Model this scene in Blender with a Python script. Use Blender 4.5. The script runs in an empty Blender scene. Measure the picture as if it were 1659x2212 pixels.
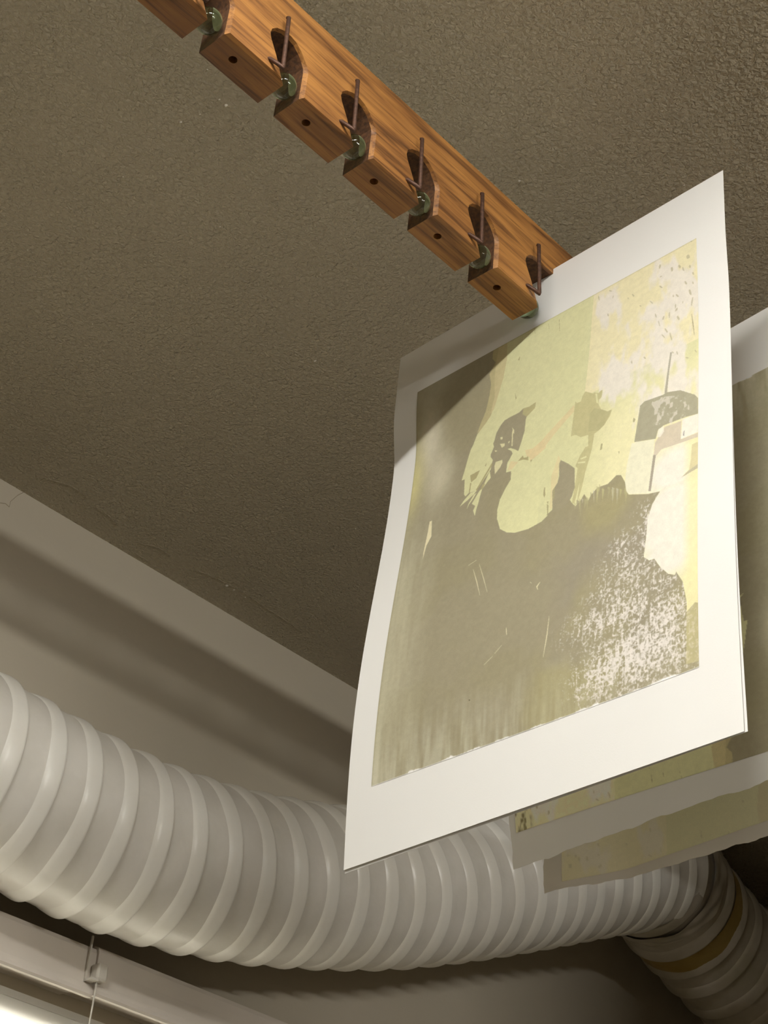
import bpy, bmesh, math, random
import numpy as np
from mathutils import Matrix, Vector

random.seed(7)
C = bpy.context.scene.collection
SC = bpy.context.scene

# ------------------------------------------------------------------ camera
CAMZ = 1.45                     # camera height above the floor
FPX = 3520.0                    # focal length in photo pixels (1659 x 2212)
CX, CY = 829.5, 1106.0
ROT = np.array([[0.73650955, 0.3314293, 0.58966796],
                [0.67123695, -0.46588145, -0.57653745],
                [0.08363396, 0.82043226, -0.56559373]])   # columns: camera x, y, z in the room
cam_data = bpy.data.cameras.new('camera')
cam_data.sensor_fit = 'VERTICAL'
cam_data.sensor_height = 36.0
cam_data.sensor_width = 27.0
cam_data.lens = FPX / 2212.0 * 36.0
cam_data.clip_start = 0.05
cam = bpy.data.objects.new('camera', cam_data)
C.objects.link(cam)
M4 = Matrix([list(ROT[0]) + [0], list(ROT[1]) + [0], list(ROT[2]) + [CAMZ], [0, 0, 0, 1]])
cam.matrix_world = M4
SC.camera = cam

# ------------------------------------------------------------------ world, lamps' strength and exposure
world = bpy.data.worlds.new('world')
world.use_nodes = True
world.node_tree.nodes['Background'].inputs[0].default_value = (0.9, 0.95, 1.0, 1)
world.node_tree.nodes['Background'].inputs[1].default_value = 0.0
SC.world = world
SC.view_settings.view_transform = 'Standard'
SC.view_settings.look = 'None'
SC.view_settings.gamma = 1.0
SC.view_settings.exposure = 0.13
SC.view_settings.use_curve_mapping = False
NEAR_STRENGTH = 262.0           # ceiling luminaire beside the rack
FAR_STRENGTH = 140.0            # row of pendant tubes across the room
LAMP_COLOR = (1.0, 0.985, 0.935, 1)

# main planes of the room (z from the floor, x from the camera)
CEIL = CAMZ + 1.44
WALLX = -1.9354
K = 1.44 / 1.55
ROOM_X1, ROOM_Y0, ROOM_Y1 = 3.6, -4.6, 3.9


def ray(px, py):
    d = ROT @ np.array([px - CX, -(py - CY), -FPX])
    return d / np.linalg.norm(d)


def on_x(px, py, x):
    d = ray(px, py)
    q = d / d[0] * x
    return np.array([q[0], q[1], q[2] + CAMZ])


def on_y(px, py, y):
    d = ray(px, py)
    q = d / d[1] * y
    return np.array([q[0], q[1], q[2] + CAMZ])


def on_z(px, py, z):
    d = ray(px, py)
    q = d / d[2] * (z - CAMZ)
    return np.array([q[0], q[1], z])


# ------------------------------------------------------------------ materials
def new_mat(name):
    m = bpy.data.materials.new(name)
    m.use_nodes = True
    nt = m.node_tree
    return m, nt, nt.nodes['Principled BSDF']


def node(nt, kind, **kw):
    n = nt.nodes.new(kind)
    for k, v in kw.items():
        if k in ('inputs',):
            for i, val in v.items():
                n.inputs[i].default_value = val
        else:
            setattr(n, k, v)
    return n


def ramp(nt, stops):
    r = nt.nodes.new('ShaderNodeValToRGB')
    cr = r.color_ramp
    while len(cr.elements) < len(stops):
        cr.elements.new(0.5)
    for e, (p, c) in zip(cr.elements, stops):
        e.position = p
        e.color = (*c, 1)
    return r


def paint_mat(name, c0, c1, bump_scale, bump_dist, strength, rough=0.85, big=1.5, detail=2.0):
    m, nt, b = new_mat(name)
    L = nt.links
    tc = node(nt, 'ShaderNodeTexCoord')
    n1 = node(nt, 'ShaderNodeTexNoise', inputs={'Scale': big, 'Detail': 4.0})
    r = ramp(nt, [(0.35, c0), (0.65, c1)])
    L.new(tc.outputs['Object'], n1.inputs['Vector'])
    L.new(n1.outputs['Fac'], r.inputs['Fac'])
    L.new(r.outputs['Color'], b.inputs['Base Color'])
    b.inputs['Roughness'].default_value = rough
    n2 = node(nt, 'ShaderNodeTexNoise', inputs={'Scale': bump_scale, 'Detail': detail, 'Distortion': 0.6})
    L.new(tc.outputs['Object'], n2.inputs['Vector'])
    bp = node(nt, 'ShaderNodeBump', inputs={'Strength': strength, 'Distance': bump_dist})
    L.new(n2.outputs['Fac'], bp.inputs['Height'])
    L.new(bp.outputs['Normal'], b.inputs['Normal'])
    return m


def plain_mat(name, col, rough=0.5, metallic=0.0, noise=0.06, scale=40.0, bump=0.0):
    m, nt, b = new_mat(name)
    L = nt.links
    tc = node(nt, 'ShaderNodeTexCoord')
    n1 = node(nt, 'ShaderNodeTexNoise', inputs={'Scale': scale, 'Detail': 3.0})
    lo = tuple(max(0, c * (1 - noise)) for c in col)
    hi = tuple(min(1, c * (1 + noise)) for c in col)
    r = ramp(nt, [(0.3, lo), (0.7, hi)])
    L.new(tc.outputs['Object'], n1.inputs['Vector'])
    L.new(n1.outputs['Fac'], r.inputs['Fac'])
    L.new(r.outputs['Color'], b.inputs['Base Color'])
    b.inputs['Roughness'].default_value = rough
    b.inputs['Metallic'].default_value = metallic
    if bump:
        bp = node(nt, 'ShaderNodeBump', inputs={'Strength': 0.5, 'Distance': bump})
        L.new(n1.outputs['Fac'], bp.inputs['Height'])
        L.new(bp.outputs['Normal'], b.inputs['Normal'])
    return m


def wood_mat():
    m, nt, b = new_mat('oiled_wood')
    L = nt.links
    tc = node(nt, 'ShaderNodeTexCoord')
    mp = node(nt, 'ShaderNodeMapping')
    mp.inputs['Scale'].default_value = (1.0, 0.075, 1.0)
    mp.inputs['Rotation'].default_value = (math.radians(3), 0, 0)
    L.new(tc.outputs['Object'], mp.inputs['Vector'])
    g1 = node(nt, 'ShaderNodeTexNoise', inputs={'Scale': 75.0, 'Detail': 6.0, 'Roughness': 0.6, 'Distortion': 0.7})
    L.new(mp.outputs['Vector'], g1.inputs['Vector'])
    r1 = ramp(nt, [(0.32, (0.105, 0.040, 0.010)), (0.46, (0.270, 0.116, 0.029)), (0.62, (0.385, 0.176, 0.043)), (0.8, (0.30, 0.128, 0.029))])
    L.new(g1.outputs['Fac'], r1.inputs['Fac'])
    mp2 = node(nt, 'ShaderNodeMapping')
    mp2.inputs['Scale'].default_value = (1.0, 0.03, 1.0)
    L.new(tc.outputs['Object'], mp2.inputs['Vector'])
    g2 = node(nt, 'ShaderNodeTexNoise', inputs={'Scale': 420.0, 'Detail': 2.0})
    L.new(mp2.outputs['Vector'], g2.inputs['Vector'])
    r2 = ramp(nt, [(0.32, (0.52, 0.46, 0.40)), (0.48, (1, 1, 1))])
    L.new(g2.outputs['Fac'], r2.inputs['Fac'])
    g3 = node(nt, 'ShaderNodeTexNoise', inputs={'Scale': 9.0, 'Detail': 3.0})
    L.new(tc.outputs['Object'], g3.inputs['Vector'])
    r3 = ramp(nt, [(0.3, (0.74, 0.70, 0.66)), (0.65, (1, 1, 1))])
    L.new(g3.outputs['Fac'], r3.inputs['Fac'])
    mx = node(nt, 'ShaderNodeMix', data_type='RGBA', blend_type='MULTIPLY')
    mx.inputs[0].default_value = 0.8
    L.new(r1.outputs['Color'], mx.inputs[6])
    L.new(r2.outputs['Color'], mx.inputs[7])
    mx2 = node(nt, 'ShaderNodeMix', data_type='RGBA', blend_type='MULTIPLY')
    mx2.inputs[0].default_value = 0.9
    L.new(mx.outputs[2], mx2.inputs[6])
    L.new(r3.outputs['Color'], mx2.inputs[7])
    L.new(mx2.outputs[2], b.inputs['Base Color'])
    b.inputs['Roughness'].default_value = 0.5
    bp = node(nt, 'ShaderNodeBump', inputs={'Strength': 0.35, 'Distance': 0.0006})
    L.new(g2.outputs['Fac'], bp.inputs['Height'])
    L.new(bp.outputs['Normal'], b.inputs['Normal'])
    return m


def glass_mat():
    m, nt, b = new_mat('green_glass')
    L = nt.links
    tc = node(nt, 'ShaderNodeTexCoord')
    n1 = node(nt, 'ShaderNodeTexNoise', inputs={'Scale': 60.0, 'Detail': 3.0, 'Distortion': 1.5})
    L.new(tc.outputs['Object'], n1.inputs['Vector'])
    r = ramp(nt, [(0.35, (0.36, 0.50, 0.30)), (0.7, (0.58, 0.72, 0.50))])
    L.new(n1.outputs['Fac'], r.inputs['Fac'])
    L.new(r.outputs['Color'], b.inputs['Base Color'])
    b.inputs['Roughness'].default_value = 0.0
    b.inputs['IOR'].default_value = 1.5
    b.inputs['Transmission Weight'].default_value = 1.0
    return m


def paper_mat(name, col):
    m, nt, b = new_mat(name)
    L = nt.links
    tc = node(nt, 'ShaderNodeTexCoord')
    n1 = node(nt, 'ShaderNodeTexNoise', inputs={'Scale': 700.0, 'Detail': 2.0})
    L.new(tc.outputs['Object'], n1.inputs['Vector'])
    n2 = node(nt, 'ShaderNodeTexNoise', inputs={'Scale': 5.0, 'Detail': 3.0})
    L.new(tc.outputs['Object'], n2.inputs['Vector'])
    r = ramp(nt, [(0.3, tuple(c * 0.96 for c in col)), (0.7, col)])
    L.new(n2.outputs['Fac'], r.inputs['Fac'])
    L.new(r.outputs['Color'], b.inputs['Base Color'])
    b.inputs['Roughness'].default_value = 0.9
    b.inputs['Specular IOR Level'].default_value = 0.2
    bp = node(nt, 'ShaderNodeBump', inputs={'Strength': 0.15, 'Distance': 0.0004})
    L.new(n1.outputs['Fac'], bp.inputs['Height'])
    L.new(bp.outputs['Normal'], b.inputs['Normal'])
    return m


def ink_mat():
    """the printed colours are stored per point on the print; fine paper grain from noise"""
    m, nt, b = new_mat('printed_ink')
    L = nt.links
    at = node(nt, 'ShaderNodeVertexColor', layer_name='ink')
    tc = node(nt, 'ShaderNodeTexCoord')
    n1 = node(nt, 'ShaderNodeTexNoise', inputs={'Scale': 900.0, 'Detail': 2.0})
    L.new(tc.outputs['Object'], n1.inputs['Vector'])
    r = ramp(nt, [(0.3, (0.93, 0.93, 0.93)), (0.7, (1, 1, 1))])
    L.new(n1.outputs['Fac'], r.inputs['Fac'])
    mx = node(nt, 'ShaderNodeMix', data_type='RGBA', blend_type='MULTIPLY')
    mx.inputs[0].default_value = 1.0
    L.new(at.outputs['Color'], mx.inputs[6])
    L.new(r.outputs['Color'], mx.inputs[7])
    L.new(mx.outputs[2], b.inputs['Base Color'])
    b.inputs['Roughness'].default_value = 0.8
    b.inputs['Specular IOR Level'].default_value = 0.25
    return m


def lamp_mat(name, strength):
    m, nt, b = new_mat(name)
    b.inputs['Base Color'].default_value = (0.9, 0.9, 0.9, 1)
    b.inputs['Emission Color'].default_value = LAMP_COLOR
    b.inputs['Emission Strength'].default_value = strength
    return m


def hose_mat(name, c0, c1):
    m, nt, b = new_mat(name)
    L = nt.links
    tc = node(nt, 'ShaderNodeTexCoord')
    n1 = node(nt, 'ShaderNodeTexNoise', inputs={'Scale': 9.0, 'Detail': 5.0, 'Roughness': 0.6})
    L.new(tc.outputs['Object'], n1.inputs['Vector'])
    r = ramp(nt, [(0.32, c0), (0.62, c1)])
    L.new(n1.outputs['Fac'], r.inputs['Fac'])
    L.new(r.outputs['Color'], b.inputs['Base Color'])
    b.inputs['Roughness'].default_value = 0.30
    n2 = node(nt, 'ShaderNodeTexNoise', inputs={'Scale': 22.0, 'Detail': 3.0, 'Distortion': 0.8})
    L.new(tc.outputs['Object'], n2.inputs['Vector'])
    bp = node(nt, 'ShaderNodeBump', inputs={'Strength': 0.25, 'Distance': 0.004})
    L.new(n2.outputs['Fac'], bp.inputs['Height'])
    L.new(bp.outputs['Normal'], b.inputs['Normal'])
    return m


MAT = {
    'ceiling': paint_mat('ceiling_paint', (0.52, 0.462, 0.345), (0.58, 0.515, 0.388), 185.0, 0.012, 0.8),
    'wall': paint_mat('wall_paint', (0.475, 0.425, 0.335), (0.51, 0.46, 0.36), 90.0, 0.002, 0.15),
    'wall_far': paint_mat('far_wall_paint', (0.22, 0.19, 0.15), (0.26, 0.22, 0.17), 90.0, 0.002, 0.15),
    'floor': paint_mat('floor_paint', (0.15, 0.125, 0.085), (0.20, 0.165, 0.11), 30.0, 0.001, 0.2, rough=0.6),
    'wood': wood_mat(),
    'cut': plain_mat('shaded_end_grain', (0.085, 0.034, 0.010), 0.8, 0.0, 0.5, 260.0, 0.0008),  # sawn grain, darkened further to hold the shade inside the notches
    'glass': glass_mat(),
    'wire': plain_mat('rusty_wire', (0.085, 0.042, 0.026), 0.55, 0.5, 0.4, 300.0, 0.0003),
    'steel': plain_mat('grey_steel', (0.35, 0.34, 0.33), 0.4, 0.9),
    'paper': paper_mat('white_paper', (0.87, 0.855, 0.82)),
    'paper_cream': paper_mat('cream_paper', (0.78, 0.74, 0.68)),
    'ink': ink_mat(),
    'hose': hose_mat('hose_film', (0.74, 0.71, 0.64), (0.83, 0.80, 0.74)),
    'rib': hose_mat('hose_rib', (0.84, 0.81, 0.74), (0.88, 0.86, 0.80)),
    'hose_old_shaded': hose_mat('aged_shaded_hose_film', (0.40, 0.36, 0.26), (0.55, 0.50, 0.42)),  # aged film for the cuff, darkened so the second hose reads as shaded
    'tape': hose_mat('amber_tape', (0.30, 0.20, 0.045), (0.40, 0.29, 0.09)),
    'rail': plain_mat('cream_enamel', (0.66, 0.60, 0.53), 0.6, 0.0, 0.03, 12.0),
    'clip': plain_mat('white_plastic', (0.62, 0.58, 0.51), 0.4, 0.0, 0.03, 80.0),
    'blind': plain_mat('white_blind_fabric', (0.86, 0.84, 0.79), 0.85, 0.0, 0.02, 600.0),
    'crack': plain_mat('crack_brown', (0.33, 0.28, 0.20), 0.9),  # plain brown tone of the crack lines
    'speck': plain_mat('paint_drip', (0.82, 0.78, 0.70), 0.7),
    'lamp_body': plain_mat('lamp_housing', (0.8, 0.8, 0.78), 0.4),
    'daylight': lamp_mat('daylight_pane', 4.5),  # added glow that lifts the blind's brightness
    'near_lamp': lamp_mat('near_diffuser', NEAR_STRENGTH),
    'far_lamp': lamp_mat('far_tube', FAR_STRENGTH),
}

for _k, _c, _f in (('paper', (0.86, 0.84, 0.79, 1), 0.18), ('paper_cream', (0.84, 0.80, 0.70, 1), 0.25)):
    _nt = MAT[_k].node_tree; _b = _nt.nodes['Principled BSDF']
    _tr = _nt.nodes.new('ShaderNodeBsdfTranslucent'); _tr.inputs[0].default_value = _c
    _mx = _nt.nodes.new('ShaderNodeMixShader'); _mx.inputs[0].default_value = _f
    _out = [n for n in _nt.nodes if n.type == 'OUTPUT_MATERIAL'][0]
    _nt.links.new(_b.outputs[0], _mx.inputs[1]); _nt.links.new(_tr.outputs[0], _mx.inputs[2]); _nt.links.new(_mx.outputs[0], _out.inputs[0])
_m = MAT['blind']; _nt = _m.node_tree; _b = _nt.nodes['Principled BSDF']
_tr = _nt.nodes.new('ShaderNodeBsdfTranslucent'); _tr.inputs[0].default_value = (0.85, 0.84, 0.80, 1)
_mx = _nt.nodes.new('ShaderNodeMixShader'); _mx.inputs[0].default_value = 0.5
_out = [n for n in _nt.nodes if n.type == 'OUTPUT_MATERIAL'][0]
_nt.links.new(_b.outputs[0], _mx.inputs[1]); _nt.links.new(_tr.outputs[0], _mx.inputs[2]); _nt.links.new(_mx.outputs[0], _out.inputs[0])


# ------------------------------------------------------------------ object helpers
def mesh_obj(name, verts, faces, mat, parent=None, smooth=False):
    me = bpy.data.meshes.new(name)
    off = np.array(parent_world(parent)) if parent is not None else np.zeros(3)
    v = np.asarray(verts, dtype=float) - off
    me.from_pydata([tuple(p) for p in v], [], [tuple(int(i) for i in f) for f in faces])
    me.update()
    if smooth:
        me.polygons.foreach_set('use_smooth', [True] * len(me.polygons))
    o = bpy.data.objects.new(name, me)
    C.objects.link(o)
    if mat is not None:
        me.materials.append(MAT[mat])
    if parent is not None:
        o.parent = parent
    return o


def parent_world(p):
    v = Vector((0, 0, 0))
    while p is not None:
        v = v + p.location
        p = p.parent
    return v


def thing(name, label, cat, loc=(0, 0, 0), group=None):
    o = bpy.data.objects.new(name, None)
    o.empty_display_size = 0.05
    C.objects.link(o)
    o.location = loc
    return tag(o, label, cat, group)


def tag(o, label, cat, group=None):
    o['label'] = label
    o['category'] = cat
    if group:
        o['group'] = group
    return o


def structure(o, label, cat=None):
    o['kind'] = 'structure'
    o['label'] = label
    o['category'] = cat or o.name.split('_')[0]
    return o


def box(x0, x1, y0, y1, z0, z1):
    v = [(x, y, z) for z in (z0, z1) for y in (y0, y1) for x in (x0, x1)]
    f = [(0, 2, 3, 1), (4, 5, 7, 6), (0, 1, 5, 4), (2, 6, 7, 3), (0, 4, 6, 2), (1, 3, 7, 5)]
    return v, f


def merge(*parts):
    V, F = [], []
    for v, f in parts:
        n = len(V)
        V += [tuple(p) for p in v]
        F += [tuple(i + n for i in q) for q in f]
    return V, F


def frames(path):
    """tangents and parallel-transported normals along a polyline"""
    P = np.asarray(path, float)
    T = np.gradient(P, axis=0)
    T /= np.linalg.norm(T, axis=1)[:, None]
    N = np.zeros_like(P)
    a = np.array([0, 0, 1.0]) if abs(T[0][2]) < 0.9 else np.array([1.0, 0, 0])
    n = a - T[0] * (a @ T[0])
    N[0] = n / np.linalg.norm(n)
    for i in range(1, len(P)):
        n = N[i - 1] - T[i] * (N[i - 1] @ T[i])
        N[i] = n / np.linalg.norm(n)
    return T, N, np.cross(T, N)


def tube(path, r, seg=10, cap=True):
    P = np.asarray(path, float)
    T, N, B = frames(P)
    rr = np.broadcast_to(np.asarray(r, float), (len(P),))
    V, F = [], []
    for i in range(len(P)):
        for k in range(seg):
            a = 2 * math.pi * k / seg
            V.append(P[i] + rr[i] * (math.cos(a) * N[i] + math.sin(a) * B[i]))
    for i in range(len(P) - 1):
        for k in range(seg):
            k2 = (k + 1) % seg
            F.append((i * seg + k, i * seg + k2, (i + 1) * seg + k2, (i + 1) * seg + k))
    if cap:
        F.append(tuple(range(seg))[::-1])
        F.append(tuple((len(P) - 1) * seg + k for k in range(seg)))
    return V, F


def catmull(pts, n):
    P = np.asarray(pts, float)
    P = np.vstack([2 * P[0] - P[1], P, 2 * P[-1] - P[-2]])
    out = []
    for i in range(1, len(P) - 2):
        t = np.linspace(0, 1, n, endpoint=False)[:, None]
        p0, p1, p2, p3 = P[i - 1], P[i], P[i + 1], P[i + 2]
        out.append(0.5 * (2 * p1 + (p2 - p0) * t + (2 * p0 - 5 * p1 + 4 * p2 - p3) * t ** 2 + (3 * p1 - p0 - 3 * p2 + p3) * t ** 3))
    out.append(P[-2][None])
    return np.vstack(out)


# ------------------------------------------------------------------ the room
TH = 0.12
def slab(name, b, mat, label):
    v, f = box(*b)
    return structure(mesh_obj(name, v, f, mat), label, name.split('_')[0])

ceiling = slab('ceiling', (WALLX - TH, ROOM_X1 + TH, ROOM_Y0 - TH, ROOM_Y1 + TH, CEIL, CEIL + TH), 'ceiling', 'stippled off-white painted ceiling above the rack')
wall_left = slab('wall_left', (WALLX - TH, WALLX, ROOM_Y0 - TH, ROOM_Y1 + TH, 0, CEIL), 'wall', 'plain painted wall behind the white hose')
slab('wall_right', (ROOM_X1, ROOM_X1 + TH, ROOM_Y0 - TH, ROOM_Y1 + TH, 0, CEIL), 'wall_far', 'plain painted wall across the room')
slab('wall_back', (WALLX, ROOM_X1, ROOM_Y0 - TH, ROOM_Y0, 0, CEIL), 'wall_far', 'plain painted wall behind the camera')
slab('wall_front', (-0.60, ROOM_X1, 1.95, 1.95 + TH, 0, CEIL), 'wall_far', 'unseen partition wall added beside the rack to block lamp light')  # unseen partition, added to keep lamp light off the far hose and wall
slab('wall_recess', (WALLX, -0.60, ROOM_Y1, ROOM_Y1 + TH, 0, CEIL), 'wall_far', 'plain painted wall closing the recess past the added partition')
slab('wall_recess_side', (-0.60, -0.60 + TH, 1.95 + TH, ROOM_Y1 + TH, 0, CEIL), 'wall_far', 'plain painted side wall of the recess behind the added partition')
slab('floor', (WALLX - TH, ROOM_X1 + TH, ROOM_Y0 - TH, ROOM_Y1 + TH, -TH, 0), 'floor', 'worn grey painted floor')

# hairline cracks and paint drips on the ceiling, near the wall
def crack(pts, w=0.0004, jitter=0.0012):
    P = []
    for (a, b), (c, d) in zip(pts[:-1], pts[1:]):
        n = max(2, int(math.hypot(c - a, d - b) / 9))
        for i in range(n):
            t = i / n
            P.append((a + (c - a) * t, b + (d - b) * t))
    P.append(pts[-1])
    W = [on_z(x, y, CEIL) for x, y in P]
    W = [w_ + np.array([random.uniform(-1, 1) * jitter, random.uniform(-1, 1) * jitter, 0]) for w_ in W]
    V, F = [], []
    for i, p in enumerate(W):
        t = W[min(i + 1, len(W) - 1)] - W[max(i - 1, 0)]
        t /= np.linalg.norm(t) + 1e-9
        n = np.array([-t[1], t[0], 0]) * w * random.uniform(0.5, 1.3)
        V += [p + n, p - n, p + n * 0.4 + (0, 0, -0.0006), p - n * 0.4 + (0, 0, -0.0006)]
    for i in range(len(W) - 1):
        a, b = 4 * i, 4 * i + 4
        F += [(a, a + 2, b + 2, b), (a + 2, a + 3, b + 3, b + 2), (a + 3, a + 1, b + 1, b + 3)]
    mesh_obj('crack', V, F, 'crack', ceiling)

crack([(86, 1040), (96, 1032), (108, 1035), (150, 1048), (190, 1073)])
crack([(204, 1093), (232, 1112), (256, 1136)], 0.0003)
crack([(420, 1230), (470, 1250), (520, 1275), (560, 1303), (610, 1335), (655, 1366)], 0.0004)
crack([(300, 1172), (340, 1182), (370, 1200)], 0.0003)
crack([(290, 1193), (320, 1212)], 0.0006, 0.0004)
def speck(px, py, r, name='paint_drip'):
    c = on_z(px, py, CEIL)
    V, F = [], []
    n = 9
    for k in range(n):
        a = 2 * math.pi * k / n
        q = r * random.uniform(0.6, 1.3)
        V.append((c[0] + q * math.cos(a), c[1] + q * math.sin(a) * 0.7, CEIL + 0.0002))
    for k in range(n):
        a = 2 * math.pi * k / n
        V.append((c[0] + 0.5 * r * math.cos(a), c[1] + 0.4 * r * math.sin(a), CEIL - r * 0.35))
    V.append((c[0], c[1], CEIL - r * 0.45))
    for k in range(n):
        k2 = (k + 1) % n
        F += [(k, n + k, n + k2, k2), (n + k, 2 * n, n + k2)]
    mesh_obj(name, V, F, 'speck', ceiling, True)
for px, py, r in [(390, 264, .0022), (488, 228, .0026), (474, 215, .0016), (432, 247, .0012), (680, 780, .0026), (475, 490, .0014),
                  (266, 382, .0014), (768, 1142, .0016), (448, 150, .0014), (1122, 391, .0022), (490, 1265, .004), (505, 1274, .003),
                  (530, 1290, .0022), (355, 1080, .0012), (60, 540, .0012), (200, 700, .0013), (330, 860, .0012), (610, 620, .0012),
                  (1478, 400, .0015), (1430, 240, .0013)]:
    speck(px, py, r)
# fine cracks on the wall just under the ceiling
for pts in ([(0, 1086), (12, 1088), (20, 1095), (22, 1084), (38, 1070), (52, 1063), (55, 1058)], ):
    V, F = [], []
    W = [on_x(x, y, WALLX) for x, y in pts]
    for i, p in enumerate(W):
        V += [p + (0.0, 0, 0.0007), p - (0.0, 0, 0.0007), p + (0.0008, 0, 0)]
    for i in range(len(W) - 1):
        a, b = 3 * i, 3 * i + 3
        F += [(a, b, b + 2, a + 2), (a + 2, b + 2, b + 1, a + 1)]
    mesh_obj('crack', V, F, 'crack', wall_left)

# ------------------------------------------------------------------ luminaires (outside the frame)
def luminaire(name, label, x, y0, y1, z_top, w, depth, mat, group=None):
    t = thing(name, label, 'lamp', (x, (y0 + y1) / 2, z_top), group)
    v, f = box(x - w / 2 - 0.004, x + w / 2 + 0.004, y0 - 0.03, y1 + 0.03, z_top - depth, z_top)
    mesh_obj('housing', v, f, 'lamp_body', t)
    v, f = box(x - w / 2, x + w / 2, y0, y1, z_top - depth - 0.003, z_top - depth)
    mesh_obj('diffuser', v, f, mat, t)
    return t

luminaire('ceiling_lamp', 'long white ceiling lamp with glowing diffuser beside the print rack', -0.292, -1.20, 0.50, CEIL, 0.036, 0.030, 'near_lamp')

def pendant(x, y0, y1, z, label):
    t = thing('pendant_lamp', label, 'lamp', (x, (y0 + y1) / 2, z))
    v, f = box(x - 0.05, x + 0.05, y0, y1, z + 0.05, z + 0.08)
    mesh_obj('housing', v, f, 'lamp_body', t)
    v, f = tube([(x, y0 + 0.03, z), (x, (y0 + y1) / 2, z), (x, y1 - 0.03, z)], 0.035, 16)
    mesh_obj('tube', v, f, 'far_lamp', t, True)
    for y in (y0 + 0.02, y1 - 0.02):
        v, f = box(x - 0.036, x + 0.036, y - 0.015, y + 0.015, z - 0.036, z + 0.05)
        mesh_obj('tube_holder', v, f, 'lamp_body', t)
    for y in (y0 + 0.3, y1 - 0.3):
        v, f = tube([(x, y, z + 0.08), (x, y, (z + CEIL) / 2), (x, y, CEIL)], 0.004, 8)
        mesh_obj('rod', v, f, 'steel', t)
pendant(3.0, -0.35, 1.30, CAMZ + 1.05, 'pendant tube lamp hanging across the room from the rack')

# ------------------------------------------------------------------ the marble rack
BX0, BX1 = -0.862, -0.824       # back and front face of the bar
BZ0, BZ1 = CAMZ + 1.17, CAMZ + 1.285
PITCH = 0.0955
WALL_Y = 1.0265                 # pinching wall of the notch that holds the front print
NOTCHES = list(range(-5, 14))
BY0, BY1 = WALL_Y - 5 * PITCH - 0.122, WALL_Y + 13 * PITCH + 0.045
inner = [(-21, 0), (-34.5, 22), (-46, 39.5), (-48, 45), (-47, 51), (-42, 57), (-34, 61), (-25, 62), (-17, 59.5), (-10, 54.5), (-5, 48), (-1.5, 42), (-0.4, 36), (-0.4, 0)]
front = [(-28.0, 2), (-37, 22), (-47, 39), (-49, 45), (-48, 51.6), (-42.6, 58), (-34.2, 62), (-24.8, 63), (-16.5, 60.5), (-9.4, 55.3), (-4.2, 48.6), (0.2, 42.5), (2.8, 36), (2.8, 2)]

HELD = (0, 2, 3)
def opened(shape):
    """the same notch with a straight pinching wall up to its roof, where a sheet passes"""
    w = shape[-1][0]
    out = []
    for a, b in shape:
        if a > -20 and b > 40:
            b = max(b, 61.5 + 0.02 * a)
        if a > -12 and b > 37:
            a = a + (w - a) * (0.5 if a < -8 else 1.0) if b < 70 else a
        out.append((a, b))
    return out
def bar_profile(shape, dz, dtop, dend):
    P = [(BY0 + dend, BZ0 + dz)]
    for k in NOTCHES:
        y = WALL_Y + k * PITCH
        P += [(y + a / 1000, BZ0 + b / 1000) for a, b in (opened(shape) if k in HELD else shape)]
    P += [(BY1 - dend, BZ0 + dz), (BY1 - dend, BZ1 - dtop), (BY0 + dend, BZ1 - dtop)]
    return P

rings = []
for x, shp, dz, dt, de in ((BX0, inner, 0, 0.0, 0), (BX1 - 0.004, inner, 0, 0.0, 0), (BX1, front, 0.002, 0.004, 0.003)):
    rings.append([(x, y, z) for y, z in bar_profile(shp, dz, dt, de)])
n = len(rings[0])
V = [p for r in rings for p in r]
F = []
for i in range(2):
    for k in range(n):
        k2 = (k + 1) % n
        F.append((i * n + k, (i + 1) * n + k, (i + 1) * n + k2, i * n + k2))
F.append(tuple(range(n)))
F.append(tuple(range(2 * n, 3 * n))[::-1])
rack = thing('print_drying_rack', 'wooden rack bar with slanted notches and bent wire guards', 'rack', ((BX0 + BX1) / 2, (BY0 + BY1) / 2, BZ0))
bar = mesh_obj('bar', V, F, 'wood', rack)
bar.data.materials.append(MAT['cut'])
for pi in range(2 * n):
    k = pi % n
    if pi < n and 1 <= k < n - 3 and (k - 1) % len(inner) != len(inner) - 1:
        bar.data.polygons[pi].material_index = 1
bm = bmesh.new(); bm.from_mesh(bar.data); bmesh.ops.recalc_face_normals(bm, faces=bm.faces); bm.to_mesh(bar.data); bm.free()
# screw holes drilled into the underside of every block
HV, HF = [], []
for k in range(-6, 13):
    y = WALL_Y + k * PITCH + 0.0245
    v, f = tube([(-0.843, y, BZ0 - 0.01), (-0.843, y, BZ0 + 0.008), (-0.843, y, BZ0 + 0.018)], 0.0043, 16)
    HV, HF = merge((HV, HF), (v, f))
cut = mesh_obj('cut', HV, HF, None, rack)
bm = bmesh.new(); bm.from_mesh(cut.data); bmesh.ops.recalc_face_normals(bm, faces=bm.faces); bm.to_mesh(cut.data); bm.free()
mod = bar.modifiers.new('holes', 'BOOLEAN'); mod.object = cut; mod.operation = 'DIFFERENCE'; mod.solver = 'EXACT'
bpy.context.view_layer.update()
ev = bar.evaluated_get(bpy.context.evaluated_depsgraph_get())
me2 = bpy.data.meshes.new_from_object(ev)
bar.modifiers.clear(); bar.data = me2; bpy.data.objects.remove(cut)
bar.data.name = 'bar'

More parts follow.
